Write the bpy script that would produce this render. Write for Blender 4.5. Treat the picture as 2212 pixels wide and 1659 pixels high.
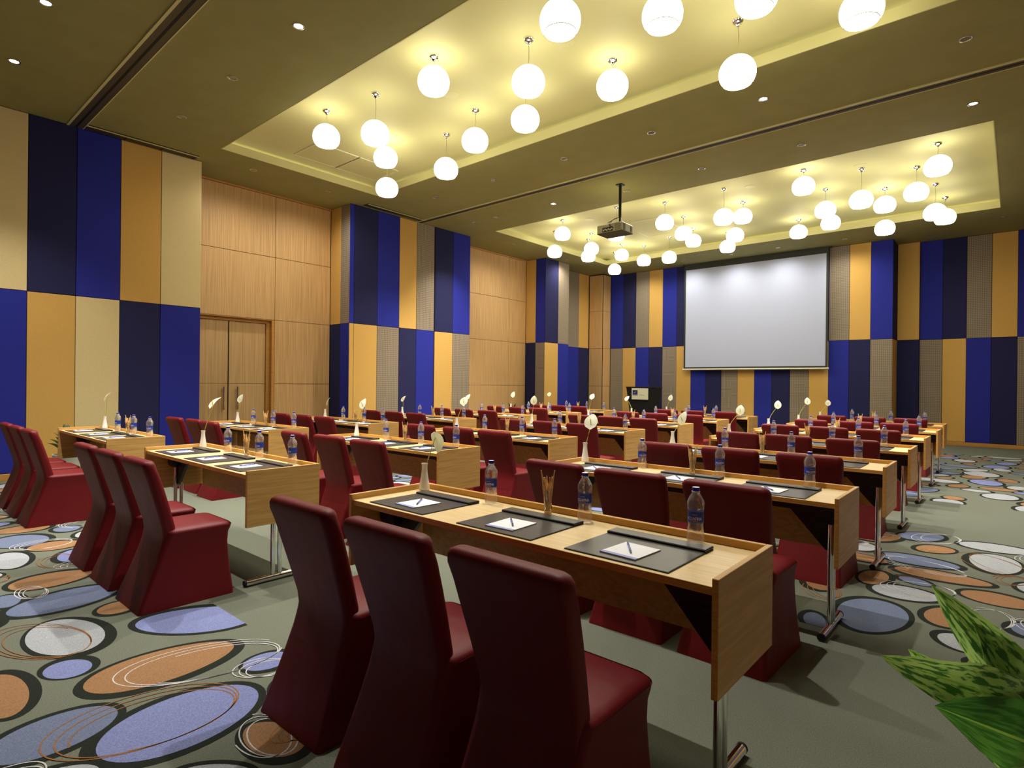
import bpy, math, random
from mathutils import Vector, Matrix
PI = math.pi
S = bpy.context.scene
for o in list(bpy.data.objects): bpy.data.objects.remove(o)
COL = S.collection
rnd = random.Random(7)

# ------------------------------------------------------------------ camera, world, exposure
CAM_H = 1.385
F_PX, YAW, PITCH, ROLL = 1253.6, math.radians(40.948), math.radians(-0.0614), math.radians(0.6137)
_f = Vector((-math.sin(YAW)*math.cos(PITCH), math.cos(YAW)*math.cos(PITCH), math.sin(PITCH)))
_r0 = Vector((math.cos(YAW), math.sin(YAW), 0)); _u0 = _r0.cross(_f)
_r = _r0*math.cos(ROLL) + _u0*math.sin(ROLL); _u = -_r0*math.sin(ROLL) + _u0*math.cos(ROLL)
cam = bpy.data.cameras.new('camera'); cam.sensor_width = 36; cam.lens = 36*F_PX/2212; cam.clip_start = .05; cam.clip_end = 80
co = bpy.data.objects.new('camera', cam); COL.objects.link(co)
m = Matrix.Identity(4)
for i in range(3): m[i][0], m[i][1], m[i][2] = _r[i], _u[i], -_f[i]
m[2][3] = CAM_H
co.matrix_world = m
S.camera = co
def px(u, v, depth):          # a pixel of the 2212x1659 photograph at a depth along the lens axis
    return Vector((0, 0, CAM_H)) + (_f + _r*((u-1106)/F_PX) - _u*((v-829.5)/F_PX))*depth

w = bpy.data.worlds.new('world'); S.world = w; w.use_nodes = True
w.node_tree.nodes['Background'].inputs[0].default_value = (1, .9, .7, 1)
w.node_tree.nodes['Background'].inputs[1].default_value = 0.02
S.view_settings.view_transform = 'Standard'; S.view_settings.look = 'None'
S.view_settings.exposure = 1.65; S.view_settings.gamma = 1; S.view_settings.use_curve_mapping = False

SHADE_L, OPEN_L, SPOT_W, COVE_L = 2.2, 11.0, 115.0, 1.0

# ------------------------------------------------------------------ helpers
def srgb(r, g, b):
    f = lambda c: (c/255/12.92) if c/255 <= .04045 else ((c/255+.055)/1.055)**2.4
    return (f(r), f(g), f(b), 1)
def pset(b, k, v):
    if k in b.inputs: b.inputs[k].default_value = v
MATS = {}
def mat(name, col, rough=.6, metal=0, spec=.5, trans=0, ior=1.45, emit=None, es=1, sheen=0, coat=0):
    M = bpy.data.materials.new(name); M.use_nodes = True
    b = M.node_tree.nodes['Principled BSDF']
    pset(b, 'Base Color', col); pset(b, 'Roughness', rough); pset(b, 'Metallic', metal)
    pset(b, 'Specular IOR Level', spec); pset(b, 'Transmission Weight', trans); pset(b, 'IOR', ior)
    pset(b, 'Sheen Weight', sheen); pset(b, 'Coat Weight', coat)
    if emit: pset(b, 'Emission Color', emit); pset(b, 'Emission Strength', es)
    MATS[name] = M
    return M
def N(M, t, **kw):
    n = M.node_tree.nodes.new(t)
    for k, v in kw.items(): setattr(n, k, v)
    return n
def pos_scaled(M, sc):
    g = N(M, 'ShaderNodeNewGeometry'); v = N(M, 'ShaderNodeVectorMath', operation='MULTIPLY')
    M.node_tree.links.new(g.outputs['Position'], v.inputs[0]); v.inputs[1].default_value = sc
    return v.outputs[0]
def noisy(M, sc, c0, c1, lo=.35, hi=.65, scale=1.0, detail=4, bump=0, bdist=.002):
    L = M.node_tree.links; b = M.node_tree.nodes['Principled BSDF']
    p = pos_scaled(M, sc); n = N(M, 'ShaderNodeTexNoise'); n.inputs['Scale'].default_value = scale; n.inputs['Detail'].default_value = detail
    L.new(p, n.inputs['Vector'])
    r = N(M, 'ShaderNodeValToRGB'); r.color_ramp.elements[0].position = lo; r.color_ramp.elements[1].position = hi
    r.color_ramp.elements[0].color = c0; r.color_ramp.elements[1].color = c1
    L.new(n.outputs['Fac'], r.inputs['Fac']); L.new(r.outputs['Color'], b.inputs['Base Color'])
    if bump:
        bp = N(M, 'ShaderNodeBump'); bp.inputs['Strength'].default_value = bump; bp.inputs['Distance'].default_value = bdist
        L.new(n.outputs['Fac'], bp.inputs['Height']); L.new(bp.outputs['Normal'], b.inputs['Normal'])
    return M
def mul(c, k): return (c[0]*k, c[1]*k, c[2]*k, 1)
def fabric(name, col, var=.12, sc=260):
    M = mat(name, col, .9, spec=.15)
    return noisy(M, (1, 1, 1), mul(col, 1-var), mul(col, 1+var), .3, .7, sc, 3, .25, .0015)
def wood(name, c0, c1, sc, rough=.45):
    M = mat(name, c0, rough, spec=.35)
    return noisy(M, sc, c0, c1, .3, .72, 1.0, 6, .04, .001)

class MB:
    def __init__(s): s.v = []; s.f = []; s.mi = []; s.uv = {}
    def add(s, vs, fs, mi=0):
        k = len(s.v); s.v += [tuple(p) for p in vs]
        for f in fs: s.f.append(tuple(i+k for i in f)); s.mi.append(mi)
    def box(s, x0, x1, y0, y1, z0, z1, mi=0, bev=0):
        if bev <= 0:
            s.add([(x0,y0,z0),(x1,y0,z0),(x1,y1,z0),(x0,y1,z0),(x0,y0,z1),(x1,y0,z1),(x1,y1,z1),(x0,y1,z1)],
                  [(3,2,1,0),(4,5,6,7),(0,1,5,4),(1,2,6,5),(2,3,7,6),(3,0,4,7)], mi); return
        b = bev
        P = []
        ix = {}
        for a, X in ((0,x0),(1,x1)):
            for c, Y in ((0,y0),(1,y1)):
                for d, Z in ((0,z0),(1,z1)):
                    sx, sy, sz = (b if a == 0 else -b), (b if c == 0 else -b), (b if d == 0 else -b)
                    ix[a,c,d,0] = len(P); P.append((X, Y+sy, Z+sz))
                    ix[a,c,d,1] = len(P); P.append((X+sx, Y, Z+sz))
                    ix[a,c,d,2] = len(P); P.append((X+sx, Y+sy, Z))
        F = []
        for a in (0,1):
            q = [ix[a,0,0,0],ix[a,1,0,0],ix[a,1,1,0],ix[a,0,1,0]]; F.append(q if a else q[::-1])
            q = [ix[0,a,0,1],ix[0,a,1,1],ix[1,a,1,1],ix[1,a,0,1]]; F.append(q if a else q[::-1])
            q = [ix[0,0,a,2],ix[1,0,a,2],ix[1,1,a,2],ix[0,1,a,2]]; F.append(q if a else q[::-1])
        for a in (0,1):
            for c in (0,1):
                F.append([ix[a,c,0,0],ix[a,c,1,0],ix[a,c,1,1],ix[a,c,0,1]])
                F.append([ix[a,0,c,0],ix[a,1,c,0],ix[a,1,c,2],ix[a,0,c,2]])
                F.append([ix[0,a,c,1],ix[1,a,c,1],ix[1,a,c,2],ix[0,a,c,2]])
                for d in (0,1): F.append([ix[a,c,d,0],ix[a,c,d,1],ix[a,c,d,2]])
        s.add(P, F, mi)
    def lathe(s, prof, n=24, mi=0, c=(0,0,0), cap=True, wob=None):
        vs = []
        for r, z in prof:
            for i in range(n):
                t = 2*PI*i/n; rr = r + (wob(t, z) if wob else 0)
                vs.append((c[0]+rr*math.cos(t), c[1]+rr*math.sin(t), c[2]+z))
        fs = []
        for k in range(len(prof)-1):
            for i in range(n):
                j = (i+1) % n; fs.append((k*n+i, k*n+j, (k+1)*n+j, (k+1)*n+i))
        if cap:
            if prof[0][0] > 1e-6: fs.append(tuple(range(n))[::-1])
            if prof[-1][0] > 1e-6: fs.append(tuple((len(prof)-1)*n+i for i in range(n)))
        s.add(vs, fs, mi)
    def tube(s, pts, rad, n=8, mi=0, cap=True):
        pts = [Vector(p) for p in pts]; R = rad if isinstance(rad, (list, tuple)) else [rad]*len(pts)
        vs = []; up = Vector((0,0,1))
        for k, p in enumerate(pts):
            d = (pts[min(k+1, len(pts)-1)] - pts[max(k-1, 0)]).normalized()
            a = d.cross(up if abs(d.z) < .95 else Vector((1,0,0))).normalized(); b = d.cross(a)
            for i in range(n):
                t = 2*PI*i/n; vs.append(p + (a*math.cos(t)+b*math.sin(t))*R[k])
        fs = []
        for k in range(len(pts)-1):
            for i in range(n):
                j = (i+1) % n; fs.append((k*n+i, (k+1)*n+i, (k+1)*n+j, k*n+j))
        if cap: fs.append(tuple(range(n))); fs.append(tuple((len(pts)-1)*n+i for i in range(n))[::-1])
        s.add(vs, fs, mi)
    def loft(s, secs, mi=0, cap0=True, cap1=True):
        n = len(secs[0]); vs = [p for q in secs for p in q]; fs = []
        for k in range(len(secs)-1):
            for i in range(n):
                j = (i+1) % n; fs.append((k*n+i, k*n+j, (k+1)*n+j, (k+1)*n+i))
        if cap0: fs.append(tuple(range(n))[::-1])
        if cap1: fs.append(tuple((len(secs)-1)*n+i for i in range(n)))
        s.add(vs, fs, mi)
    def mesh(s, name, mats, smooth=False, angle=None):
        me = bpy.data.meshes.new(name); me.from_pydata(s.v, [], s.f); 
        for mm in (mats if isinstance(mats, (list, tuple)) else [mats]): me.materials.append(MATS[mm] if isinstance(mm, str) else mm)
        if any(s.mi): me.polygons.foreach_set('material_index', s.mi)
        me.update()
        if smooth:
            me.polygons.foreach_set('use_smooth', [True]*len(me.polygons))
            if angle: me.set_sharp_from_angle(angle=math.radians(angle))
        return me
    def obj(s, name, mats, parent=None, smooth=False, angle=35, loc=None):
        o = bpy.data.objects.new(name, s.mesh(name, mats, smooth, angle)); COL.objects.link(o)
        if parent: o.parent = parent
        if loc: o.location = loc
        return o
def tag(o, label=None, cat=None, group=None, kind=None):
    if label: o['label'] = label
    if cat: o['category'] = cat
    if group: o['group'] = group
    if kind: o['kind'] = kind
    return o
def empty(name, loc=(0,0,0), rz=0):
    o = bpy.data.objects.new(name, None); COL.objects.link(o); o.location = loc; o.rotation_euler = (0,0,rz); o.empty_display_size = .1
    return o
def clone(o, parent=None):
    c = o.copy(); COL.objects.link(c); c.parent = parent
    for ch in o.children: clone(ch, c)
    return c
class Proto:           # the first use is the object itself, later uses are copies
    def __init__(s, root): s.root = root; s.used = False
    def at(s, loc, rz=0, label=None, cat=None, group=None):
        o = clone(s.root) if s.used else s.root
        s.used = True; o.location = loc; o.rotation_euler = (0, 0, rz)
        return tag(o, label, cat, group)
def box(name, m_, x0, x1, y0, y1, z0, z1, parent=None, bev=0):
    b = MB(); b.box(x0, x1, y0, y1, z0, z1, 0, bev); return b.obj(name, m_, parent)

# ------------------------------------------------------------------ materials
GOLD, NAVY, BLUE, BEIGE, GREY = srgb(216,172,94), srgb(44,45,84), srgb(46,52,152), srgb(226,205,150), srgb(150,136,116)
fabric('fabric_gold', GOLD); fabric('fabric_navy', NAVY); fabric('fabric_blue', BLUE); fabric('fabric_beige', BEIGE)
def perforated():
    M = mat('fabric_grey', GREY, .85, spec=.2); L = M.node_tree.links; b = M.node_tree.nodes['Principled BSDF']
    g = N(M, 'ShaderNodeNewGeometry'); sp = N(M, 'ShaderNodeSeparateXYZ'); L.new(g.outputs['Position'], sp.inputs[0])
    ad = N(M, 'ShaderNodeMath', operation='ADD'); L.new(sp.outputs[0], ad.inputs[0]); L.new(sp.outputs[1], ad.inputs[1])
    def wave(src):
        k = N(M, 'ShaderNodeMath', operation='MULTIPLY'); L.new(src, k.inputs[0]); k.inputs[1].default_value = 2*PI/.042
        q = N(M, 'ShaderNodeMath', operation='SINE'); L.new(k.outputs[0], q.inputs[0]); return q.outputs[0]
    mx = N(M, 'ShaderNodeMath', operation='MAXIMUM'); L.new(wave(ad.outputs[0]), mx.inputs[0]); L.new(wave(sp.outputs[2]), mx.inputs[1])
    r = N(M, 'ShaderNodeValToRGB'); r.color_ramp.elements[0].position = .55; r.color_ramp.elements[1].position = .95
    r.color_ramp.elements[0].color = mul(GREY, 1.12); r.color_ramp.elements[1].color = mul(GREY, .62)
    L.new(mx.outputs[0], r.inputs['Fac']); L.new(r.outputs['Color'], b.inputs['Base Color'])
perforated()
wood('veneer_wall', srgb(192,148,92), srgb(224,184,126), (70, 70, 1.1), .5)
wood('veneer_door', srgb(190,150,96), srgb(220,184,128), (75, 75, 1.0), .5)
wood('oak_top', srgb(226,194,136), srgb(242,216,164), (2.2, 55, 55), .38)
wood('oak_end', srgb(196,150,84), srgb(220,178,110), (30, 3.0, 60), .42)
wood('oak_edge', srgb(200,146,62), srgb(224,172,90), (3, 3, 120), .4)
wood('oak_base', srgb(186,132,62), srgb(206,154,82), (3, 3, 90), .4)
mat('joint', srgb(92,62,32), .8)
mat('backing', srgb(30,26,24), .9)
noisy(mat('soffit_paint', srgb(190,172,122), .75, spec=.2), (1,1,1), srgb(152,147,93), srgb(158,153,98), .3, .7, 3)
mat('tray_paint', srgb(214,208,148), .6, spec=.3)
mat('white_paint', srgb(226,222,190), .5)
mat('track_metal', srgb(92,84,62), .5, .3); mat('track_dark', srgb(24,18,14), .7); mat('track_edge', srgb(214,208,150), .5)
mat('chrome', (.82,.82,.80,1), .09, 1); mat('steel', (.62,.62,.6,1), .25, 1)
mat('black_plastic', srgb(26,25,22), .45); mat('black_matte', srgb(18,17,16), .7)
mat('brass', srgb(220,214,150), .3, .8)
mat('rubber', srgb(20,20,20), .8)
def red_fabric():
    c = srgb(112,22,27)
    M = mat('red_stretch', c, .5, spec=.3)
    noisy(M, (1,1,1), mul(c,.9), mul(c,1.1), .3, .7, 420, 2)
    L = M.node_tree.links; n = N(M, 'ShaderNodeTexNoise'); n.inputs['Scale'].default_value = 1; n.inputs['Detail'].default_value = 2; L.new(pos_scaled(M, (7, 7, 4)), n.inputs['Vector'])
    bp = N(M, 'ShaderNodeBump'); bp.inputs['Strength'].default_value = .5; bp.inputs['Distance'].default_value = .012; L.new(n.outputs['Fac'], bp.inputs['Height']); L.new(bp.outputs['Normal'], M.node_tree.nodes['Principled BSDF'].inputs['Normal'])
red_fabric()
c_ = srgb(116,116,98)
CARPET = {}
def carpet(k, col):
    M = mat('carpet_'+k, col, .95, spec=.08)
    noisy(M, (1,1,1), mul(col,.72), mul(col,1.28), .25, .75, 190, 4, .5, .003); CARPET[k] = 'carpet_'+k
carpet('plain', srgb(114,118,104)); carpet('ring', srgb(42,46,40)); carpet('o', srgb(156,118,84)); carpet('b', srgb(128,136,182))
carpet('s', srgb(112,122,148)); carpet('w', srgb(168,172,176)); carpet('lw', srgb(206,204,204)); carpet('lo', srgb(150,104,64))
mat('globe_shade', (1,.96,.84,1), .35, emit=(1,.96,.80,1), es=SHADE_L)
mat('globe_opening', (1,1,.95,1), .4, emit=(1,.97,.90,1), es=OPEN_L)
mat('cove_strip', (1,1,1,1), .5, emit=(1,.92,.62,1), es=COVE_L)
mat('downlight_glow', (1,1,1,1), .4, emit=(1,.95,.82,1), es=14)
mat('downlight_dim', srgb(150,146,120), .3, .6)
mat('cord', srgb(150,138,90), .5)
mat('screen_white', srgb(186,193,216), .85, spec=.1); mat('screen_black', srgb(52,54,44), .7)
mat('sign_cream', srgb(236,234,200), .5); mat('logo_blue', srgb(38,44,96), .5); mat('logo_white', srgb(240,240,245), .5); mat('print_grey', srgb(130,126,100), .6)
mat('projector_body', srgb(176,170,130), .5); mat('projector_dark', srgb(70,66,44), .6)
mat('blotter_leather', srgb(66,60,56), .32, spec=.55); mat('blotter_edge', srgb(26,22,22), .45); mat('stitch', srgb(120,112,104), .7)
mat('paper', srgb(250,250,252), .8); mat('paper_band', srgb(166,176,226), .8)
mat('pen_blue', srgb(110,130,210), .25, coat=.5); mat('pen_dark', srgb(24,26,52), .3)
mat('water_bottle', (1,1,1,1), .04, trans=.82, ior=1.33, spec=.6); mat('cap_blue', srgb(30,22,190), .35)
def see_through(name, k):
    M = MATS[name]; L = M.node_tree.links; b = M.node_tree.nodes['Principled BSDF']; o_ = M.node_tree.nodes['Material Output']
    t = N(M, 'ShaderNodeBsdfTransparent'); mx = N(M, 'ShaderNodeMixShader'); mx.inputs[0].default_value = k
    L.new(t.outputs[0], mx.inputs[1]); L.new(b.outputs[0], mx.inputs[2]); L.new(mx.outputs[0], o_.inputs['Surface'])
see_through('water_bottle', .5)
mat('label_blue', srgb(34,62,168), .4); mat('label_sky', srgb(96,140,214), .4); mat('label_white', srgb(250,250,255), .5); mat('label_orange', srgb(222,110,50), .5)
mat('clear_glass', (1,1,1,1), .01, trans=1, ior=1.48)
c_ = srgb(226,184,112); noisy(mat('snack_stick', c_, .7), (1,1,1), srgb(206,156,84), srgb(244,212,150), .3, .7, 60)
mat('ceramic_white', srgb(250,248,242), .18, spec=.6); mat('spathe_white', srgb(250,250,232), .4); mat('stem_green', srgb(206,212,96), .5); mat('spadix', srgb(228,186,72), .6)
def translucent(name, col, k):
    M = MATS[name]; L = M.node_tree.links; t = N(M, 'ShaderNodeBsdfTranslucent'); t.inputs[0].default_value = col; x = N(M, 'ShaderNodeMixShader'); x.inputs[0].default_value = k
    L.new(M.node_tree.nodes['Principled BSDF'].outputs[0], x.inputs[1]); L.new(t.outputs[0], x.inputs[2]); L.new(x.outputs[0], M.node_tree.nodes['Material Output'].inputs['Surface'])
translucent('spathe_white', srgb(250,250,226), .45)
def leafmat(name, c0, c1, sc=(5, 16, 1), lo=.45, hi=.58):
    M = mat(name, c0, .36, spec=.5); L = M.node_tree.links; b = M.node_tree.nodes['Principled BSDF']
    u = N(M, 'ShaderNodeUVMap'); v = N(M, 'ShaderNodeVectorMath', operation='MULTIPLY'); v.inputs[1].default_value = sc
    L.new(u.outputs[0], v.inputs[0]); n = N(M, 'ShaderNodeTexNoise'); n.inputs['Scale'].default_value = 1; n.inputs['Detail'].default_value = 3
    L.new(v.outputs[0], n.inputs['Vector']); r = N(M, 'ShaderNodeValToRGB')
    r.color_ramp.elements[0].position = lo; r.color_ramp.elements[1].position = hi; r.color_ramp.elements[0].color = c0; r.color_ramp.elements[1].color = c1
    L.new(n.outputs['Fac'], r.inputs['Fac'])
    sp = N(M, 'ShaderNodeSeparateXYZ'); L.new(u.outputs[0], sp.inputs[0])          # pale midrib where v is near the middle
    a = N(M, 'ShaderNodeMath', operation='SUBTRACT'); L.new(sp.outputs[1], a.inputs[0]); a.inputs[1].default_value = .5
    ab = N(M, 'ShaderNodeMath', operation='ABSOLUTE'); L.new(a.outputs[0], ab.inputs[0])
    lt = N(M, 'ShaderNodeMath', operation='LESS_THAN'); L.new(ab.outputs[0], lt.inputs[0]); lt.inputs[1].default_value = .018
    mx = N(M, 'ShaderNodeMix', data_type='RGBA'); L.new(lt.outputs[0], mx.inputs['Factor']); L.new(r.outputs['Color'], mx.inputs['A']); mx.inputs['B'].default_value = srgb(150,190,70)
    L.new(mx.outputs['Result'], b.inputs['Base Color'])
    tr = N(M, 'ShaderNodeBsdfTranslucent'); L.new(mx.outputs['Result'], tr.inputs['Color']); ms = N(M, 'ShaderNodeMixShader'); ms.inputs[0].default_value = .3
    L.new(b.outputs[0], ms.inputs[1]); L.new(tr.outputs[0], ms.inputs[2]); L.new(ms.outputs[0], M.node_tree.nodes['Material Output'].inputs['Surface'])
leafmat('leaf_variegated', srgb(70,122,44), srgb(176,212,110), (9, 10, 1), .44, .52); leafmat('leaf_green', srgb(58,110,30), srgb(88,142,50)); leafmat('leaf_dark', srgb(30,62,24), srgb(58,100,44))
mat('plant_stem', srgb(90,120,50), .5); mat('soil', srgb(40,30,22), .9); mat('pot_white', srgb(226,226,214), .35)

# ------------------------------------------------------------------ room constants
C, T, MID = 5.015, 5.22, 2.579
Z2, Z3, Z4 = 3.795, 2.571, 1.327
XL, XW = -10.24, -10.97
XR, YB, YF, YR = 1.05, -4.6, 16.80, 17.59
ROWS_Z = ((.095, MID), (MID, C))

# ------------------------------------------------------------------ floor and carpet pattern
fl = tag(box('floor', 'carpet_plain', -11.5, XR+.3, YB-.3, 18.1, -.1, 0), kind='structure')
BANDS = [(YB, 1.51), (3.70, 6.83), (8.75, 15.3)]
OV = [('w',-3.85,.79,.29,.16,2.64),('b',-3.56,1.35,.32,.19,50.23),('o',-3.11,1.03,.32,.18,86.67),('b',-3.4,.71,.11,.09,14.19),('b',-2.78,1.38,.11,.09,83.42),('o',-3.33,.46,.24,.09,-2.11),('b',-2.55,.92,.3,.21,-85.23),('s',-2.82,.55,.21,.15,-84.34),('o',-2.16,1.1,.15,.09,8.45),('s',-4.48,.92,.29,.19,-79.35),('s',-4.71,.67,.13,.07,-6.4),('o',-5.0,.95,.23,.17,-86.57),('b',-5.56,1.2,.19,.11,-12.93),('w',-5.75,.83,.26,.12,-3.46),('o',-6.0,1.16,.18,.15,72.56),('s',-6.37,.99,.24,.19,8.46),('s',-6.6,1.36,.13,.1,-7.54),('w',-6.25,1.43,.14,.08,-13.6),('o',-6.86,1.08,.2,.15,80.56),('o',-4.1,1.1,.11,.1,-45.47),('w',-2.11,.87,.13,.05,37.29),('s',-.65,4.11,.31,.18,88.72),('w',-.55,4.7,.19,.15,9.33),('o',-.4,5.3,.29,.13,-.26),('s',-.53,5.03,.11,.07,-30.05),('o',-.77,4.93,.19,.09,88.4),('s',-.58,5.65,.27,.15,-1.64),('o',-.51,6.14,.16,.12,55.59),('s',-.65,6.59,.22,.15,60.41),('w',-.11,6.56,.26,.16,5.85),('w',-.11,5.98,.31,.16,-87.13),('o',-.08,4.97,.19,.14,-2.42),('o',-.29,4.38,.19,.12,82.27),('w',-.2,3.99,.13,.11,-46.35),('s',.07,4.46,.12,.08,86.43),('s',-.89,3.79,.12,.06,-73.06),('w',.11,5.41,.14,.09,84.11)]
def fill_ovals():
    out = list(OV); cyc = ['o','s','w','o','b','w','s','o']; k = 0
    pts = [(o[1], o[2], (o[3]*o[4])**.5, max(o[3], o[4])) for o in out]
    for (y0, y1) in BANDS:
        area = (XR+11)*(y1-y0)
        for _ in range(int(area*60)):
            x, y = rnd.uniform(-10.9, XR), rnd.uniform(y0, y1)
            if y < -.6: continue
            a = rnd.uniform(.13, .33); b = a*rnd.uniform(.5, .72); ang = rnd.choice((90, 85, -80, 5, -10, 75, 60))
            if not all(math.hypot(x-p[0], y-p[1]) > (p[3]+a)*.84+.02 for p in pts): continue
            out.append((cyc[k % 8], x, y, a, b, ang)); pts.append((x, y, 0, a)); k += 1
    return out
def clip(poly, y0, y1):
    for lim, sg in ((y0, 1), (y1, -1)):
        q = []
        for i in range(len(poly)):
            a, b = poly[i-1], poly[i]; ia, ib = (a[1]-lim)*sg >= 0, (b[1]-lim)*sg >= 0
            if ia != ib: t = (lim-a[1])/(b[1]-a[1]); q.append((a[0]+(b[0]-a[0])*t, lim))
            if ib: q.append(b)
        poly = q
        if len(poly) < 3: return []
    return poly
def band_of(y):
    for b in BANDS:
        if b[0]-.15 <= y <= b[1]+.15: return b
    return None
def ell(cx, cy, a, b, ang, n=40, e=0):
    ca, sa = math.cos(math.radians(ang)), math.sin(math.radians(ang)); out = []
    for i in range(n):
        t = 2*PI*i/n; X = a*math.cos(t); Y = b*math.sin(t)*(1+e*math.cos(t))
        out.append((cx+X*ca-Y*sa, cy+X*sa+Y*ca))
    return out
cp = MB(); slots = ['carpet_ring','carpet_o','carpet_b','carpet_s','carpet_w','carpet_lw','carpet_lo']; si = {'o':1,'b':2,'s':3,'w':4}
for i, (k, x, y, a, b, ang) in enumerate(fill_ovals()):
    bd = band_of(y)
    if not bd: continue
    n = 44 if math.hypot(x, y) < 7 else 24
    e = rnd.uniform(-.12, .12); sx, sy = rnd.uniform(-.016, .016), rnd.uniform(-.016, .016)
    g = .022+.05*a
    p = clip(ell(x+sx, y+sy, a+g*1.15, b+g, ang, n, e), *bd)
    if p: cp.add([(q[0], q[1], .001+.00003*(i % 7)) for q in p], [tuple(range(len(p)))], 0)
    p = clip(ell(x, y, a, b, ang, n, e), *bd)
    if p: cp.add([(q[0], q[1], .0018+.00003*(i % 7)) for q in p], [tuple(range(len(p)))], si[k])
    if i % 2 == 0 and (x > -7.5 or y < 2) and y < 9:      # thin drawn loops over the ovals
        lx, ly = x+rnd.uniform(-.16, .16), y+rnd.uniform(-.16, .16); la = ang+rnd.uniform(-30, 30)
        for j in range(3):
            f_ = 1-.08*j; wd = .0055
            A = ell(lx+.02*j, ly+.012*j, a*f_*1.15, b*f_*1.1, la, 48); B = ell(lx+.02*j, ly+.012*j, a*f_*1.15-wd, b*f_*1.1-wd, la, 48)
            i0 = rnd.randrange(48); cnt = rnd.choice((48, 34, 40))
            for q in range(cnt):
                q0, q1 = (i0+q) % 48, (i0+q+1) % 48
                P4 = [A[q0], A[q1], B[q1], B[q0]]
                if all(bd[0] < s_[1] < bd[1] for s_ in P4): cp.add([(s_[0], s_[1], .0026) for s_ in P4], [(0,1,2,3)], 5 if i % 3 else 6)
tag(cp.obj('carpet_pattern', slots, fl), kind='stuff')

# ------------------------------------------------------------------ ceiling with two lamp trays
TR = [(-9.44, -.25, 3.86, 6.81), (-9.42, -.25, 10.18, 15.18)]
ce = MB()
xs = (-11.5, XR+.3)
def slab(x0, x1, y0, y1): ce.box(x0, x1, y0, y1, C, C+.10)
ys = [YB-.3, TR[0][2], TR[0][3], TR[1][2], TR[1][3], 18.1]
for k in (0, 2, 4): slab(xs[0], xs[1], ys[k], ys[k+1])
for t in TR: slab(xs[0], t[0], t[2], t[3]); slab(t[1], xs[1], t[2], t[3])
ceil = tag(ce.obj('ceiling', 'soffit_paint'), kind='structure')
for (x0, x1, y0, y1) in TR:
    lip = MB(); th = .012; zt = 5.145
    lip.box(x0-.001, x0+th, y0, y1, C-.002, zt); lip.box(x1-th, x1+.001, y0, y1, C-.002, zt)
    lip.box(x0+th, x1-th, y0-.001, y0+th, C-.002, zt); lip.box(x0+th, x1-th, y1-th, y1+.001, C-.002, zt)
    lip.obj('tray_lip', 'tray_paint', ceil)
    g = .28
    box('tray_panel', 'tray_paint', x0-g, x1+g, y0-g, y1+g, T, T+.05, ceil)
    cw = MB()
    cw.box(x0-g-.03, x0-g, y0-g, y1+g, C+.1, T+.02); cw.box(x1+g, x1+g+.03, y0-g, y1+g, C+.1, T+.02)
    cw.box(x0-g, x1+g, y0-g-.03, y0-g, C+.1, T+.02); cw.box(x0-g, x1+g, y1+g, y1+g+.03, C+.1, T+.02)
    cw.obj('cove_side', 'tray_paint', ceil)
    st = MB()
    st.box(x0-.2, x0-.16, y0, y1, C+.102, C+.115); st.box(x1+.16, x1+.2, y0, y1, C+.102, C+.115); st.box(x0, x1, y1+.16, y1+.2, C+.102, C+.115); st.box(x0, x1, y0-.2, y0-.16, C+.102, C+.115)
    st.obj('cove_strip', 'cove_strip', ceil)
for (x0, x1, y0, y1, z) in ((-9.22, -8.5, 4.98, 5.74, T), (-9.22, -8.5, 5.76, 6.56, T), (-7.2, -6.2, 12.2, 13.6, T)):
    hp = MB(); hp.box(x0, x1, y0, y1, z-.008, z+.01); h = hp.obj('access_panel', 'tray_paint', ceil)
    fr = MB(); q = .018
    fr.box(x0-q, x1+q, y0-q, y0, z-.012, z+.01); fr.box(x0-q, x1+q, y1, y1+q, z-.012, z+.01); fr.box(x0-q, x0, y0, y1, z-.012, z+.01); fr.box(x1, x1+q, y0, y1, z-.012, z+.01)
    fr.obj('panel_frame', 'white_paint', h)
# sliding-wall tracks let into the ceiling
def track(name, y, wd):
    b = MB(); b.box(XL-.02, XR, y-wd/2, y+wd/2, C-.012, C+.03)
    t = tag(b.obj(name, 'track_metal'), kind='structure')
    s = MB(); s.box(XL-.02, XR, y-.014, y+.014, C-.0135, C); s.obj('track_slot', 'track_dark', t)
    e = MB()
    e.box(XL-.02, XR, y-wd/2-.03, y-wd/2, C-.016, C); e.box(XL-.02, XR, y+wd/2, y+wd/2+.012, C-.016, C)
    e.obj('track_edge', 'track_edge', t)
    return t
track('trim_1', 2.17, .16); track('trim_2', 8.55, .13)
def pocket(name, x0, x1, y0, y1):
    b = MB(); b.box(x0, x1, y0, y1, C-.012, C+.02); t = tag(b.obj(name, 'track_metal'), kind='structure')
    e = MB(); e.box(x1-.028, x1, y0, y1, C-.02, C); e.obj('track_edge', 'track_edge', t)
    d = MB(); d.box(x0+.05, x0+.075, y0, y1, C-.0135, C); d.box(x0+.12, x0+.135, y0, y1, C-.0135, C)
    for k in (.33, .66, .97): yy = y0+(y1-y0)*k; d.box(x0, x1-.03, yy-.012, yy+.012, C-.014, C)
    d.obj('track_slot', 'track_dark', t)
pocket('trim_3', -10.22, -10.03, 2.26, 3.76); pocket('trim_4', -10.16, -9.97, 6.98, 8.49)

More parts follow.
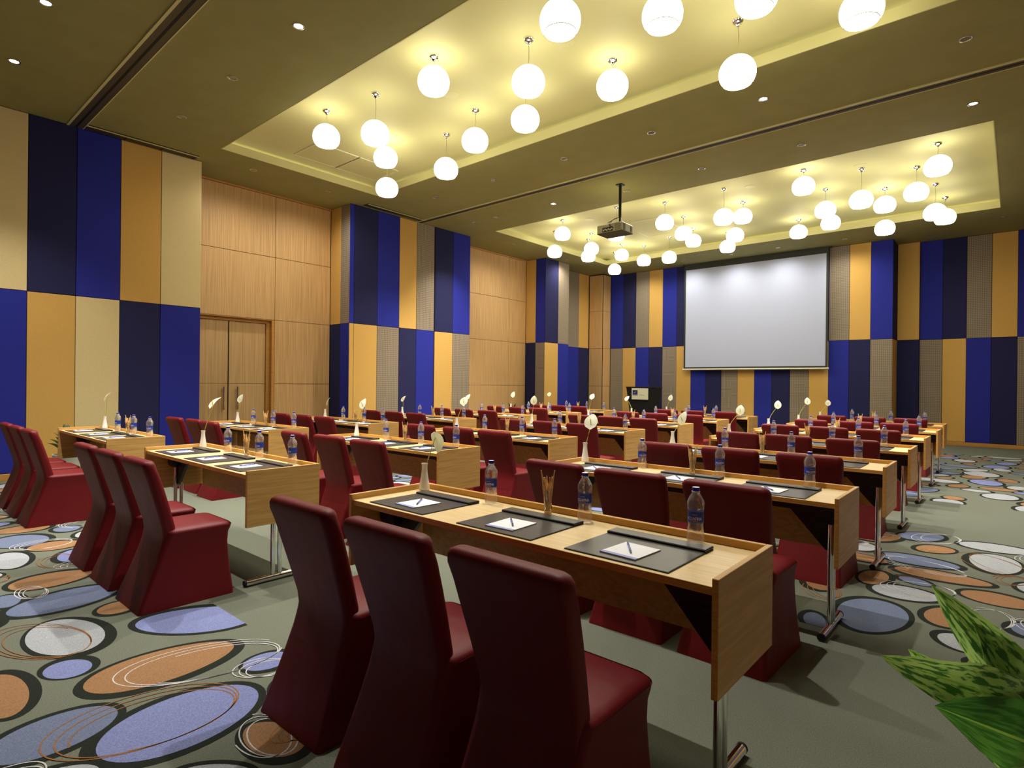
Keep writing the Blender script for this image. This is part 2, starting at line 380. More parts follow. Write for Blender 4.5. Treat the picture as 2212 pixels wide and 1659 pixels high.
# ------------------------------------------------------------------ walls
def panel_x(parent, x, y0, y1, z0, z1, m_, name='fabric_panel', d=.016, g=.0035):     # faces +x
    b = MB(); b.box(x-.002, x+d, y0+g, y1-g, z0+g, z1-g, 0, .004); return b.obj(name, m_, parent)
def panel_y(parent, y, x0, x1, z0, z1, m_, name='fabric_panel', d=.016, g=.0035):     # faces -y
    b = MB(); b.box(x0+g, x1-g, y-d, y+.002, z0+g, z1-g, 0, .004); return b.obj(name, m_, parent)
FB = {'g':'fabric_gold','n':'fabric_navy','b':'fabric_blue','e':'fabric_beige','y':'fabric_grey'}
lw = MB(); D = .016
lw.box(-11.5, XL-D, YB-.3, 3.884, 0, C); 
lw.box(-11.5, XW-.17, 3.884, 5.52, 0, Z3); lw.box(-11.5, XW-D, 3.884, 5.52, Z3, C); lw.box(-11.5, XW-D, 5.52, 6.76, 0, C)
lw.box(-11.5, XL-D, 6.745+D, 10.18, 0, C); lw.box(-11.5, XW-D, 10.18, 13.25, 0, C)
lw.box(-11.5, XL-D, 13.235+D, 14.39, 0, C); lw.box(-11.5, -10.80-D, 14.39, 16.35, 0, C); lw.box(-11.5, -10.256, 16.33+D, 18.1, 0, C)
wl = tag(lw.obj('wall_left', 'backing'), kind='structure')
seq = [(3.884, 3.284), (3.284, 2.733), (2.733, 2.188), (2.188, 1.643)] + [(1.643-.55*k, 1.643-.55*(k+1)) for k in range(11)]
up, lo = 'egbn', 'bneg'
for k, (b_, a_) in enumerate(seq):
    panel_x(wl, XL-D, a_, b_, MID, C-.004, FB[up[k % 4]]); panel_x(wl, XL-D, a_, b_, .095, MID, FB[lo[k % 4]])
# first wood bay with the double door
for z0, z1 in ((Z3, Z2), (Z2, C-.03)): panel_x(wl, XW-D, 3.9, 5.533, z0, z1, 'veneer_wall', 'wood_panel')
for z0, z1 in ((0, Z4), (Z4, Z3), (Z3, Z2), (Z2, C-.03)): panel_x(wl, XW-D, 5.533, 6.742, z0, z1, 'veneer_wall', 'wood_panel')
for z0, z1 in ((0, Z4), (Z4, Z3), (Z3, Z2), (Z2, C-.03)):
    panel_x(wl, XW-D, 10.19, 12.48, z0, z1, 'veneer_wall', 'wood_panel'); panel_x(wl, XW-D, 12.48, 13.232, z0, z1, 'veneer_wall', 'wood_panel')
    panel_y(wl, 16.33+D, -10.78, -10.272, z0, z1, 'veneer_wall', 'wood_panel'); panel_x(wl, -10.256, 16.345, 16.79, z0, z1, 'veneer_wall', 'wood_panel')
for y0, y1 in ((3.9, 6.742), (10.19, 13.232)):
    box('crown_strip', 'oak_base', XW-D, XW+.025, y0, y1, C-.03, C-.001, wl)
# pier 1
def pier_side(y, x0, xm, x1, ups, los):
    for (a_, b_), cu, cl in zip(((x0, xm), (xm, x1)), ups, los):
        panel_y(wl, y+D, a_, b_, MID, C-.004, FB[cu]); panel_y(wl, y+D, a_, b_, .095, MID, FB[cl])
pier_side(6.745, XW+.002, -10.59, XL-.002, 'gy', 'nb')
for (a_, b_), cu, cl in zip(((6.735, 6.84), (6.84, 7.415), (7.415, 7.996), (7.996, 8.478), (8.478, 9.005), (9.03, 9.60), (9.60, 10.18)), 'bnbgynb', 'ggynbgy'):
    panel_x(wl, XL-D, a_, b_, MID, C-.004, FB[cu]); panel_x(wl, XL-D, a_, b_, .095, MID, FB[cl])
pier_side(13.235, XW+.002, -10.60, XL-.002, 'gb', 'ny')
for (a_, b_), cu, cl in zip(((13.225, 13.86), (13.86, 14.39)), 'ny', 'gb'):
    panel_x(wl, XL-D, a_, b_, MID, C-.004, FB[cu]); panel_x(wl, XL-D, a_, b_, .095, MID, FB[cl])
for (a_, b_), cu, cl in zip(((14.40, 14.95), (14.95, 15.75), (15.75, 16.325)), 'yyg', 'bbn'):
    panel_x(wl, -10.80-D, a_, b_, MID, C-.004, FB[cu]); panel_x(wl, -10.80-D, a_, b_, .095, MID, FB[cl])
# far wall
fw = MB(); fw.box(-10.24, -2.285-D, YF+D, 18.1, 0, C); fw.box(-2.30, XR+.3, YR+D, 18.1, 0, C)
wf = tag(fw.obj('wall_far', 'backing'), kind='structure')
pw = (10.236-2.281)/17
for k in range(17):
    x0 = -10.236+pw*k; panel_y(wf, YF+D, x0, x0+pw, MID, C-.004, FB['bnyg'[k % 4]]); panel_y(wf, YF+D, x0, x0+pw, .095, MID, FB['ygbn'[k % 4]])
panel_x(wf, -2.281-D, YF+.004, YR, MID, C-.004, FB['n']); panel_x(wf, -2.281-D, YF+.004, YR, .095, MID, FB['g'])
for k in range(8):
    x0 = -2.281+.461*k; x1 = min(x0+.461, XR)
    if x1-x0 < .05: continue
    dd = .10 if k == 0 else D
    panel_y(wf, YR+D, x0, x1, MID, C-.004, FB['gbny'[k % 4]], d=dd); panel_y(wf, YR+D, x0, x1, .095, MID, FB['nygb'[k % 4]], d=dd)
# right wall and back wall (behind the camera)
rw = MB(); rw.box(XR+D, XR+.3, YB-.3, 18.1, 0, C); wr = tag(rw.obj('wall_right', 'backing'), kind='structure')
for k in range(40):
    y0 = YB+.55*k; y1 = min(y0+.55, YR)
    if y1-y0 < .1: continue
    for z0, z1, s_ in ((MID, C-.004, 'bnyg'), (.095, MID, 'ygbn')):
        b = MB(); b.box(XR, XR+D+.002, y0+.003, y1-.003, z0+.003, z1-.003, 0, .004); b.obj('fabric_panel', FB[s_[k % 4]], wr)
bw = MB(); bw.box(-11.5, XR+.3, YB-.3, YB-D, 0, C); wb = tag(bw.obj('wall_back', 'backing'), kind='structure')
for k in range(21):
    x0 = XL+.55*k; x1 = min(x0+.55, XR)
    if x1-x0 < .1: continue
    for z0, z1, s_ in ((MID, C-.004, 'bnyg'), (.095, MID, 'ygbn')):
        b = MB(); b.box(x0+.003, x1-.003, YB-D-.002, YB, z0+.003, z1-.003, 0, .004); b.obj('fabric_panel', FB[s_[k % 4]], wb)
# baseboards
def base(name, segs):
    b = MB()
    for s_ in segs: b.box(*s_, 0, .092, 0, .004)
    tag(b.obj(name, 'oak_base'), kind='structure')
base('baseboard_left', [(XL-D, XL+.012, YB, 3.884), (XL-D, XL+.012, 6.73, 10.18), (XL-D, XL+.012, 13.22, 14.39), (-10.80-D, -10.788, 14.39, 16.33), (XW+.002, XL+.01, 6.732, 6.748), (XW+.002, XL+.01, 13.222, 13.238)])
base('baseboard_far', [(-10.23, -2.27, YF-.012, YF+D), (-2.285-D, -2.269, YF, YR), (-2.281, XR, YR-.012, YR+D)])
base('baseboard_right', [(XR-.012, XR+D, YB, YR)]); base('baseboard_back', [(XL, XR, YB-D, YB+.012)])
# double door
for n_, (y0, y1, hy) in enumerate(((4.00, 4.690, 4.60), (4.712, 5.40, 4.85))):
    d_ = MB(); d_.box(XW-.165, XW-.115, y0, y1, Z4+.003, Z3-.075, 0, .002); d_.box(XW-.165, XW-.115, y0, y1, .01, Z4-.003, 0, .002)
    do = tag(d_.obj('door_%d' % (n_+1), 'veneer_door'), kind='structure')
    hb = MB(); hb.tube([(XW-.05, hy, .84), (XW-.05, hy, 1.27)], .018, 12)
    for z in (.90, 1.21): hb.tube([(XW-.115, hy, z), (XW-.05, hy, z)], .008, 8)
    hb.obj('handle', 'chrome', do, True)
fr = MB(); fr.box(XW-.165, XW-.08, 5.405, 5.475, 0, Z3-.002); fr.box(XW-.165, XW-.08, 3.92, 3.985, 0, Z3-.002); fr.box(XW-.165, XW-.08, 3.985, 5.405, Z3-.07, Z3-.002)
fr.box(XW-.165, XW-.002, 5.475, 5.532, 0, Z3-.002); fr.box(XW-.08, XW-.002, 3.9, 5.475, Z3-.012, Z3-.002)
tag(fr.obj('trim_5', 'oak_base'), kind='structure')
sh = MB(); sh.box(XW-.168, XW-.13, 4.692, 4.710, 0, 2.49); sh.obj('door_gap', 'track_dark', bpy.data.objects['trim_5'])

# ------------------------------------------------------------------ pendant lamps
ORD = ['first','second','third','fourth','fifth','sixth','seventh','eighth','ninth','tenth','eleventh','twelfth','thirteenth','fourteenth','fifteenth','sixteenth','seventeenth','eighteenth','nineteenth','twentieth','twenty-first','twenty-second','twenty-third','twenty-fourth','twenty-fifth','twenty-sixth','twenty-seventh','twenty-eighth','twenty-ninth','thirtieth','thirty-first','thirty-second','thirty-third']
GR = .186
PEND = {'near': [(-7.38,4.45,4.83),(-6.45,4.61,4.67),(-7.53,5.58,4.91),(-7.97,5.94,4.62),(-6.66,6.07,4.67),(-5.75,5.78,4.77),(-5.19,4.52,4.91),(-4.12,4.97,4.73),(-4.83,5.77,4.8),(-3.62,5.92,4.9),(-3.14,4.23,4.67),(-2.5,4.95,4.81),(-1.8,5.39,4.9),(-2.23,6.12,4.66),(-1.11,6.17,4.88)],
        'far': [(-8.03,11.0,4.88),(-8.77,11.69,4.69),(-8.14,12.39,4.8),(-8.55,12.87,4.75),(-8.13,13.87,4.9),(-8.8,14.62,4.7),(-7.75,14.41,4.79),(-6.79,13.97,4.67),(-5.59,11.27,4.78),(-5.72,12.46,4.81),(-5.96,13.55,4.89),(-6.54,10.91,4.62),(-4.31,11.18,4.64),(-4.32,12.25,4.9),(-5.44,14.39,4.83),(-4.77,13.06,4.74),(-2.86,11.09,4.91),(-2.81,12.43,4.79),(-2.98,13.65,4.84),(-3.79,14.33,4.91),(-2.07,11.66,4.65),(-1.93,13.1,4.88),(-1.33,12.16,4.76),(-0.95,11.19,4.84),(-1.17,13.39,4.66),(-1.1,14.46,4.8),(-2.08,14.16,4.68)]}
def make_pendant():
    r = empty('pendant_lamp')
    b = MB(); prof = []                                             # shade: opal sphere cut off below, 0 = centre of the globe
    cut = -.62*GR
    for k in range(17):
        a = PI/2 - k*(PI/2+math.asin(.62))/16; prof.append((max(GR*math.cos(a), .0005), GR*math.sin(a)*.96))
    b.lathe(prof[::-1], 32, cap=False); b.obj('shade', 'globe_shade', r, True, 60)
    rr = GR*math.cos(math.asin(.62)); z0 = -GR*.62*.96
    b = MB(); b.lathe([(.0005, z0+.012), (rr*.985, z0+.012)], 32, cap=False); b.obj('diffuser', 'globe_opening', r)
    b = MB(); b.lathe([(rr*.985, z0), (rr+.004, z0), (rr+.004, z0+.006), (rr*.985, z0+.006), (rr*.985, z0)], 32, cap=False); b.obj('rim', 'white_paint', r, True)
    b = MB(); b.lathe([(.004, GR*.955), (.015, GR*.96), (.013, GR*.985), (.006, GR*1.0), (.005, GR*1.07), (.0005, GR*1.08)], 16, cap=False); b.obj('cap', 'chrome', r, True)
    return r
pendant = Proto(make_pendant())
cb = MB(); cb.lathe([(.0005,-.070),(.014,-.068),(.022,-.05),(.032,-.038),(.05,-.032),(.058,-.018),(.06,0)], 20, cap=False); canopy_me = cb.mesh('canopy', 'chrome', True, 50)
def hang(o):
    z = o.location.z
    c = bpy.data.objects.new('canopy', canopy_me); COL.objects.link(c); c.parent = o; c.location = (0, 0, T-z)
    k = MB(); n = 7; top = T-z-.06; bot = GR*1.05
    k.tube([(.006*math.sin(PI*i/(n-1))*rnd.uniform(.3, 1.6), 0, top+(bot-top)*i/(n-1)) for i in range(n)], .003, 6); k.obj('cord', 'cord', o)
def screen_x(x, y, z):
    d = Vector((x, y, z-CAM_H)); return d.dot(_r)/d.dot(_f)
hung = []
for key, nm in (('near', 'near'), ('far', 'far')):
    L_ = sorted(PEND[key], key=lambda p: screen_x(*p))
    for i, (x, y, z) in enumerate(L_):
        hung.append(pendant.at((x, y, z), 0, 'white glass globe pendant lamp, %s from the left in the %s ceiling tray' % (ORD[i], nm), 'lamp', 'white globe pendant lamps'))
for o in hung: hang(o)

# ------------------------------------------------------------------ downlights, speakers
def make_downlight(mname):
    r = empty('downlight')
    b = MB(); b.lathe([(.062,0),(.062,-.005),(.052,-.008),(.044,-.004),(.040,.004)], 20, cap=False); b.obj('trim_ring', 'steel', r, True)
    b = MB(); b.lathe([(.0005,-.0022),(.041,-.0022)], 20, cap=False); b.obj('lens', mname, r)
    return r
dl_on, dl_off = Proto(make_downlight('downlight_glow')), Proto(make_downlight('downlight_dim'))
DLS = [('beside the sliding-wall track nearest the camera', [(-8.7,1.26,1),(-7.11,1.26,1),(-5.57,1.26,1),(-4.0,1.26,0),(-2.45,1.26,0),(-.9,1.26,0),(.55,1.30,2)]),  # last entry is an added, unseen downlight that brightens the close plant
       ('just behind the nearest track', [(-8.72,3.04,0),(-7.13,3.04,1),(-5.57,3.03,1),(-4.0,3.03,1),(-2.3,3.03,1),(-.6,3.03,0)]),
       ('beside the near tray over the door bay', [(-9.95,4.61,3),(-9.95,6.05,3)]),
       ('between near tray and second track', [(-8.62,7.58,1),(-7.07,7.58,1),(-5.53,7.59,1),(-3.99,7.6,1),(-2.44,7.6,1),(-.42,7.62,1)]),
       ('between second track and far tray', [(-9.27,9.31,1),(-8.6,9.33,1),(-7.07,9.36,1),(-5.53,9.6,1),(-4.0,9.39,1),(-2.46,9.41,1),(-.44,9.42,1)]),
       ('beside the far tray along the left wall', [(-9.9,11.4,3),(-9.91,13.81,3)]),
       ('along the far striped wall', [(-9.98,16.0,0),(-8.87,16.03,3),(-7.35,16.04,3),(-5.96,16.04,3),(-4.73,16.02,3),(-3.2,16.08,3),(-1.62,16.92,0),(-.23,16.05,0)])]
SHOW = {(-8.7,1.26),(-7.11,1.26),(-5.57,3.03),(-2.44,7.6),(-.44,9.42),(-7.07,9.36)}
sd = bpy.data.lights.new('downlight_beam', 'SPOT'); sd.energy = SPOT_W; sd.color = (1, .95, .87); sd.spot_size = math.radians(95); sd.spot_blend = .8; sd.shadow_soft_size = .04
sn = sd.copy(); sn.spot_size = math.radians(34); sn.energy = SPOT_W*1.6; lit = []  # narrow beam of the added downlight over the close plant
sw_ = sd.copy(); sw_.spot_size = math.radians(165); sw_.spot_blend = 1; sw_.energy = SPOT_W*.30; sw_.shadow_soft_size = .12
for where, L_ in DLS:
    for i, (x, y, on) in enumerate(L_):
        o = (dl_on if (x, y) in SHOW else dl_off).at((x, y, C), 0, 'round recessed downlight %s, %s from the left' % (where, ORD[i]), 'downlight', 'recessed ceiling downlights')
        if on: lit.append((o, on))
for o, on in lit:
            l = bpy.data.objects.new('downlight_beam', {1: sd, 2: sn, 3: sw_}[on]); COL.objects.link(l); l.parent = o; l.location = (0, 0, -.03)
def make_speaker():
    b = MB(); b.lathe([(.0005,-.006),(.085,-.006),(.10,-.004),(.105,0)], 28, cap=False); return b.obj('ceiling_speaker', 'track_edge', None, True)
spk = Proto(make_speaker())
for (x, y), lab in zip(((-5.72,5.28),(-3.85,5.30),(-7.52,11.36),(-3.89,11.41),(-2.07,11.52),(-5.23,12.73),(-7.61,13.86),(-5.71,13.79)),
        ('left of the two in the near tray','right of the two in the near tray','behind the projector pole in the far tray','middle of the far tray beside the front edge','right end of the far tray beside the front edge','centre of the far tray','far left corner of the far tray','rear middle of the far tray')):
    spk.at((x, y, T), 0, 'flat round ceiling speaker, '+lab, 'speaker', 'round ceiling speakers')

# ------------------------------------------------------------------ projector
pr = tag(empty('projector', (-5.45, 9.20, C)), 'grey-beige ceiling projector hanging on a black pole before the far tray', 'projector')
b = MB(); b.box(-.40, .13, -.12, .27, -.87, -.715, 0, .014); bd = b.obj('body', 'projector_body', pr)
b = MB()
for k in range(7): b.box(-.02+.0, .10, -.1215, -.119, -.85+.018*k, -.842+.018*k)
b.obj('vent', 'projector_dark', bd)
b = MB(); b.box(.129, .1315, -.09, -.01, -.855, -.73); b.box(.129, .1315, .16, .22, -.85, -.75); b.obj('side_grille', 'projector_dark', bd)
b = MB(); b.box(-.28, -.06, -.1215, -.119, -.855, -.775); pp = b.obj('port_plate', 'projector_dark', bd)
b = MB()
for k in range(6): b.box(-.265+.034*k, -.243+.034*k, -.125, -.12, -.835+.012*(k % 2), -.81+.012*(k % 2))
b.obj('port', 'white_paint', pp)
b = MB(); b.box(-.40, .13, -.12, .27, -.875, -.868); b.obj('base_cover', 'projector_dark', pr)
b = MB(); b.lathe([(.045,0),(.045,.06),(.036,.06),(.03,.02),(.0005,.02)], 20); ln = b.obj('lens', 'black_plastic', pr, True); ln.location = (-.2, .27, -.79); ln.rotation_euler = (-PI/2, 0, 0)
b = MB(); b.tube([(0,.02,-.002),(0,.02,-.60)], .026, 12); b.tube([(0,.02,-.58),(0,.02,-.70)], .019, 12); b.obj('pole', 'black_plastic', pr, True)
b = MB(); b.box(-.06, .06, -.04, .08, -.02, 0, 0, .003); b.obj('ceiling_plate', 'black_plastic', pr)
b = MB(); b.box(-.05, .05, -.03, .07, -.72, -.69, 0, .003); b.obj('bracket', 'black_plastic', pr)
for q in range(3):
    b = MB(); b.tube([(0,-.01,-.60),(-.07-.02*q,-.06,-.63-.01*q),(-.12-.03*q,-.10,-.69),(-.10,-.16,-.76),(-.14+.05*q,-.125,-.81)], .0045, 6); b.obj('cable', 'rubber', pr, True)

# ------------------------------------------------------------------ projection screen
sc = tag(empty('projection_screen', (-5.625, YF-.16, 1.85)), 'large white projection screen with black border on the striped far wall', 'screen')
b = MB(); b.box(-1.905, 1.905, -.004, 0, .078, 2.99); b.obj('canvas', 'screen_white', sc)
b = MB()
for (x0, x1, z0, z1) in ((-1.955,-1.905,.03,3.15),(1.905,1.955,.03,3.15),(-1.905,1.905,.03,.078),(-1.905,1.905,2.99,3.15)): b.box(x0, x1, -.004, .001, z0, z1)
b.obj('border', 'screen_black', sc)
b = MB(); b.tube([(-1.985,0,.01),(1.985,0,.01)], .022, 12); b.obj('bottom_bar', 'white_paint', sc, True)
b = MB(); b.box(-2.0, 2.0, -.03, .10, 3.135, 3.163); b.obj('housing', 'screen_black', sc)

# ------------------------------------------------------------------ lectern
le = tag(empty('lectern', (-8.445, 15.6, 0)), 'black tapered lectern with a cream logo sign in front of the striped wall', 'lectern')
b = MB()
def quad(hw, y0, y1, z): return [(-hw, y0, z), (hw, y0, z), (hw, y1, z), (-hw, y1, z)]
b.loft([quad(.27, .02, .36, .02), quad(.30, .02, .40, .10), quad(.46, -.05, .42, 1.29)]); b.obj('body', 'black_matte', le)
b = MB(); b.box(-.475, .475, -.065, .44, 1.29, 1.325, 0, .004); b.obj('reading_top', 'black_plastic', le)
b = MB(); b.box(-.32, .32, -.04, .42, 0, .03, 0, .004); b.obj('plinth', 'black_plastic', le)
b = MB(); b.box(-.265, .275, -.075, -.052, .945, 1.28, 0, .003); sg = b.obj('sign', 'sign_cream', le)
b = MB(); b.box(-.23, -.065, -.0775, -.075, 1.07, 1.225); lg = b.obj('logo', 'logo_blue', sg)
b = MB(); n = 14
for k in range(n-1):
    def sw(t): return (-.205+.115*t, 1.145+.055*t**2.2)
    (xa, za), (xb, zb) = sw(k/(n-1)), sw((k+1)/(n-1)); ta, tb = .009*math.sin(PI*(k/(n-1))**.6)+.001, .009*math.sin(PI*((k+1)/(n-1))**.6)+.001
    b.add([(xa,-.0785,za-ta/2),(xb,-.0785,zb-tb/2),(xb,-.0785,zb+tb/2),(xa,-.0785,za+ta/2)], [(0,1,2,3)])
b.obj('swoosh', 'logo_white', sg)
def text_mesh(name, body, size, mname, extrude=0):
    cu = bpy.data.curves.new(name, 'FONT'); cu.body = body; cu.size = size; cu.align_x = 'CENTER'; cu.extrude = extrude; cu.resolution_u = 3
    o = bpy.data.objects.new(name, cu); COL.objects.link(o); bpy.context.view_layer.update()
    me = bpy.data.meshes.new_from_object(o.evaluated_get(bpy.context.evaluated_depsgraph_get())); bpy.data.objects.remove(o); bpy.data.curves.remove(cu)
    me.materials.clear(); me.materials.append(MATS[mname]); return me
tm = text_mesh('lettering', 'NOVOTEL', .035, 'logo_white')
for v in tm.vertices: v.co = (v.co.x-.1475, -.0785, v.co.y+1.085)
o = bpy.data.objects.new('lettering', tm); COL.objects.link(o); o.parent = sg
b = MB()
for k in range(9): b.box(.0+.019*k, .012+.019*k, -.0765, -.0752, 1.078-.002*k, 1.078-.002*k+(.012 if k % 3 else .02))
b.obj('print_line', 'print_grey', sg)
for k, (x, h_) in enumerate(((-.13, .20), (.17, .12))):
    mc = tag(empty('microphone', (-8.445+x, 15.75, 1.325)), ('tall thin gooseneck microphone standing on the lectern', 'short gooseneck microphone at the right of the lectern')[k], 'microphone', 'lectern microphones')
    b = MB(); b.tube([(0,0,0),(0,0,h_*.6),(-.01,-.02,h_*.85),(-.03,-.05,h_)], .004, 6); b.obj('gooseneck', 'steel' if k else 'black_plastic', mc, True)
    b = MB(); b.lathe([(.0005,-.02),(.012,-.016),(.014,.004),(.010,.018),(.0005,.022)], 12, c=(-.03,-.05,h_)); b.obj('head', 'black_matte', mc, True)
    b = MB(); b.lathe([(.02,0),(.02,.008),(.008,.012),(.0005,.012)], 12); b.obj('base', 'black_plastic', mc, True)

# ------------------------------------------------------------------ training tables
LEN, DEP, TOPZ, LIPZ = 1.98, .525, .76, .79
def make_table():          # origin: outer near corner of the right end, table runs to -x and +y
    r = empty('training_table')
    box('table_top', 'oak_top', -LEN+.022, -.022, .012, DEP-.02, TOPZ-.024, TOPZ, r)
    b = MB(); b.box(-LEN+.022, -.022, .009, .012, TOPZ-.026, TOPZ-.0005); b.obj('edge_band', 'oak_edge', r)
    b = MB(); b.box(-LEN+.022, -.022, DEP-.022, DEP, TOPZ-.03, LIPZ, 0, .002); b.obj('back_rail', 'oak_edge', r)
    for x0 in (-.022, -LEN):
        b = MB(); b.box(x0, x0+.022, 0, DEP, .415, LIPZ, 0, .0015); p = b.obj('end_panel', 'oak_end', r)
        b = MB(); b.box(x0+.0012, x0+.0208, -.0012, .001, .417, LIPZ-.002); b.obj('edge_band', 'oak_edge', p)
    b = MB(); b.box(-LEN+.05, -.05, DEP-.06, DEP-.042, .41, TOPZ-.024); b.obj('modesty_panel', 'oak_end', r)
    box('frame_rail', 'black_plastic', -LEN+.10, -.10, .262, .287, .655, TOPZ-.024, r)
    for sx in (1, -1):
        lx = -.085 if sx == 1 else -LEN+.085
        b = MB()
        for yy in (.222, .272): b.tube([(lx, yy, .03), (lx, yy, .62)], .0155, 14)
        lg_ = b.obj('leg', 'chrome', r, True)
        b = MB(); b.tube([(lx, .03, .024), (lx, .46, .024)], .021, 14); ft = b.obj('foot', 'chrome', lg_, True)
        b = MB(); b.tube([(lx, .024, .024), (lx, .036, .024)], .0216, 14); b.tube([(lx, .454, .024), (lx, .466, .024)], .0216, 14); b.obj('foot_cap', 'rubber', lg_, True)
        b = MB(); x1 = lx-sx*.27
        tri = [(lx, .74), (x1, .74), (x1, .715), (lx-sx*.03, .45), (lx, .45)]
        if sx == -1: tri = tri[::-1]
        n5 = len(tri); b.add([(p[0], .235, p[1]) for p in tri]+[(p[0], .26, p[1]) for p in tri], [tuple(range(n5)), tuple(range(n5, 2*n5))[::-1]]+[(i, i+n5, (i+1) % n5+n5, (i+1) % n5) for i in range(n5)])
        b.obj('gusset', 'black_plastic', lg_)
        cx = lx-sx*.005
        hs = []
        for z, hw, d_ in ((.605,.035,.05),(.615,.05,.062),(.64,.06,.07),(.736,.062,.07)): hs.append([(cx-hw,.247-d_,z),(cx+hw,.247-d_,z),(cx+hw,.247+d_,z),(cx-hw,.247+d_,z)])
        b = MB(); b.loft(hs); br = b.obj('bracket', 'black_plastic', r)
        b = MB()
        for k in range(8):
            a0, a1 = PI*.2+PI*.6*k/8, PI*.2+PI*.6*(k+1)/8
            q = [(cx+.05*math.cos(a0), .246-.07, .66+.03*math.sin(a0)), (cx+.05*math.cos(a1), .246-.07, .66+.03*math.sin(a1))]
            b.tube([(p[0], p[1]-.0015, p[2]) for p in q], .0009, 4)
        b.obj('arched_mark', 'print_grey', br)
        b = MB(); b.box(cx-.012, cx+.012, .15, .17, .722, .735, 0, .003); b.obj('catch', 'brass', br)
    return r
TABLE = Proto(make_table())
X0 = {'right':[-.68,-.70,-.72,-.755,-.79,-.805,-.86],'middle':[-3.8,-3.8,-3.745,-3.75,-3.80,-3.84,-3.85],'left':[-6.78,-6.85,-6.93,-6.89,-6.88,-6.93,-6.97]}
Y0 = {'right':[1.76,3.46,5.08,6.72,8.35,9.95,11.6],'middle':[1.74,3.41,4.94,6.54,8.2,9.8,11.35],'left':[1.71,3.4,4.9,6.51,8.13,9.7,11.2]}

# ------------------------------------------------------------------ chair in a stretch cover (origin on the floor under the seat)
def rrect(x0, x1, y0, y1, r, z, n=6, bulge=0):
    out = []
    for cx, cy, a0 in ((x1-r, y1-r, 0), (x0+r, y1-r, 90), (x0+r, y0+r, 180), (x1-r, y0+r, 270)):
        for i in range(n+1):
            t = math.radians(a0+90*i/n); out.append((cx+r*math.cos(t), cy+r*math.sin(t), z))
    return out
def make_chair():
    r = empty('banquet_chair')
    b = MB()
    S_ = [(0,-.300,.250,.228,.022),(.012,-.297,.250,.227,.022),(.06,-.279,.246,.221,.022),(.15,-.244,.236,.212,.024),(.25,-.206,.228,.206,.028),(.34,-.174,.224,.203,.032),(.40,-.158,.230,.205,.038),(.430,-.150,.244,.211,.045),(.446,-.146,.248,.212,.048)]
    b.loft([rrect(-hw, hw, yr, yf, rc, z) for z, yr, yf, hw, rc in S_], cap0=False, cap1=True); b.obj('skirt', 'red_stretch', r, True, 60)
    b = MB()
    b.loft([rrect(-hw, hw, yr, yf, rc, z) for z, yr, yf, hw, rc in ((.444,-.15,.2475,.2115,.05),(.452,-.15,.246,.210,.05),(.462,-.15,.236,.200,.05),(.470,-.14,.20,.17,.05),(.474,-.12,.13,.11,.05))], cap0=False); b.obj('seat', 'red_stretch', r, True, 60)
    b = MB(); P = rrect(-.2125, .2125, -.12, .2485, .05, .447); b.tube(P[:22]+[], .0022, 5); b.obj('seat_piping', 'red_stretch', r, True)
    b = MB()
    B_ = [(.30,-.190,-.11,.190,.02),(.38,-.165,-.092,.189,.022),(.43,-.157,-.084,.189,.026),(.48,-.163,-.088,.192,.028),(.60,-.197,-.120,.202,.03),(.70,-.227,-.150,.211,.031),(.80,-.257,-.182,.219,.032),(.850,-.276,-.203,.224,.033),(.875,-.279,-.209,.222,.032),(.890,-.275,-.214,.213,.028),(.8975,-.264,-.222,.196,.02),(.899,-.252,-.232,.17,.009)]
    b.loft([rrect(-hw, hw, yr, yf, rc, z) for z, yr, yf, hw, rc in B_], cap0=False, cap1=True); b.obj('backrest', 'red_stretch', r, True, 60)
    return r
CHAIR = Proto(make_chair())
# ------------------------------------------------------------------ table-top things
def make_blotter():
    r = empty('desk_blotter')
    b = MB(); b.box(-.212, .212, -.19, .19, 0, .0045, 0, .001); b.obj('pad', 'blotter_edge', r)
    b = MB(); b.box(-.209, .209, -.187, .19, .0045, .0052); b.obj('surface', 'blotter_leather', r)
    b = MB(); b.box(-.212, .212, .115, .192, .0052, .014, 0, .002); f_ = b.obj('flap', 'blotter_edge', r)
    b = MB(); b.box(-.209, .209, .118, .189, .014, .0148); b.obj('flap_top', 'blotter_leather', f_)
    b = MB()
    for k in range(60): b.box(-.206+.0069*k, -.2025+.0069*k, .1205, .1217, .0148, .0152)
    b.obj('stitching', 'stitch', f_)
    return r
def make_pad():
    r = empty('notepad')
    b = MB(); b.box(-.076, .076, -.086, .09, 0, .004); b.obj('sheets', 'paper', r)
    b = MB(); b.box(-.076, .076, -.086, -.066, .004, .0043); b.obj('printed_band', 'paper_band', r)
    return r
def make_pen():
    r = empty('ballpoint_pen')
    b = MB(); b.tube([(-.045,0,.0045),(.05,0,.0045)], .0042, 10); b.obj('barrel', 'pen_blue', r, True)
    b = MB(); b.tube([(-.072,0,.004),(-.06,0,.0045),(-.045,0,.0045)], [.001,.0035,.0043], 10); b.obj('tip', 'pen_dark', r, True)
    b = MB(); b.tube([(.05,0,.0045),(.066,0,.0045)], [.0043,.003], 10); cl = b.obj('button', 'pen_dark', r, True)
    b = MB(); b.box(.018, .056, -.0012, .0012, .0088, .0102); b.obj('clip', 'pen_dark', r)
    return r
BH = .222
def bottle_r(t):
    K = [(0,.0275),(.02,.0305),(.05,.0325),(.13,.0335),(.22,.032),(.30,.0295),(.36,.0292),(.46,.0300),(.56,.0302),(.60,.0312),(.66,.0332),(.71,.0335),(.76,.0315),(.82,.0255),(.87,.0182),(.895,.0142),(.92,.0132)]
    for (a, ra), (c, rc) in zip(K, K[1:]):
        if a <= t <= c: u = (t-a)/(c-a); u = u*u*(3-2*u); return ra+(rc-ra)*u
    return K[-1][1]
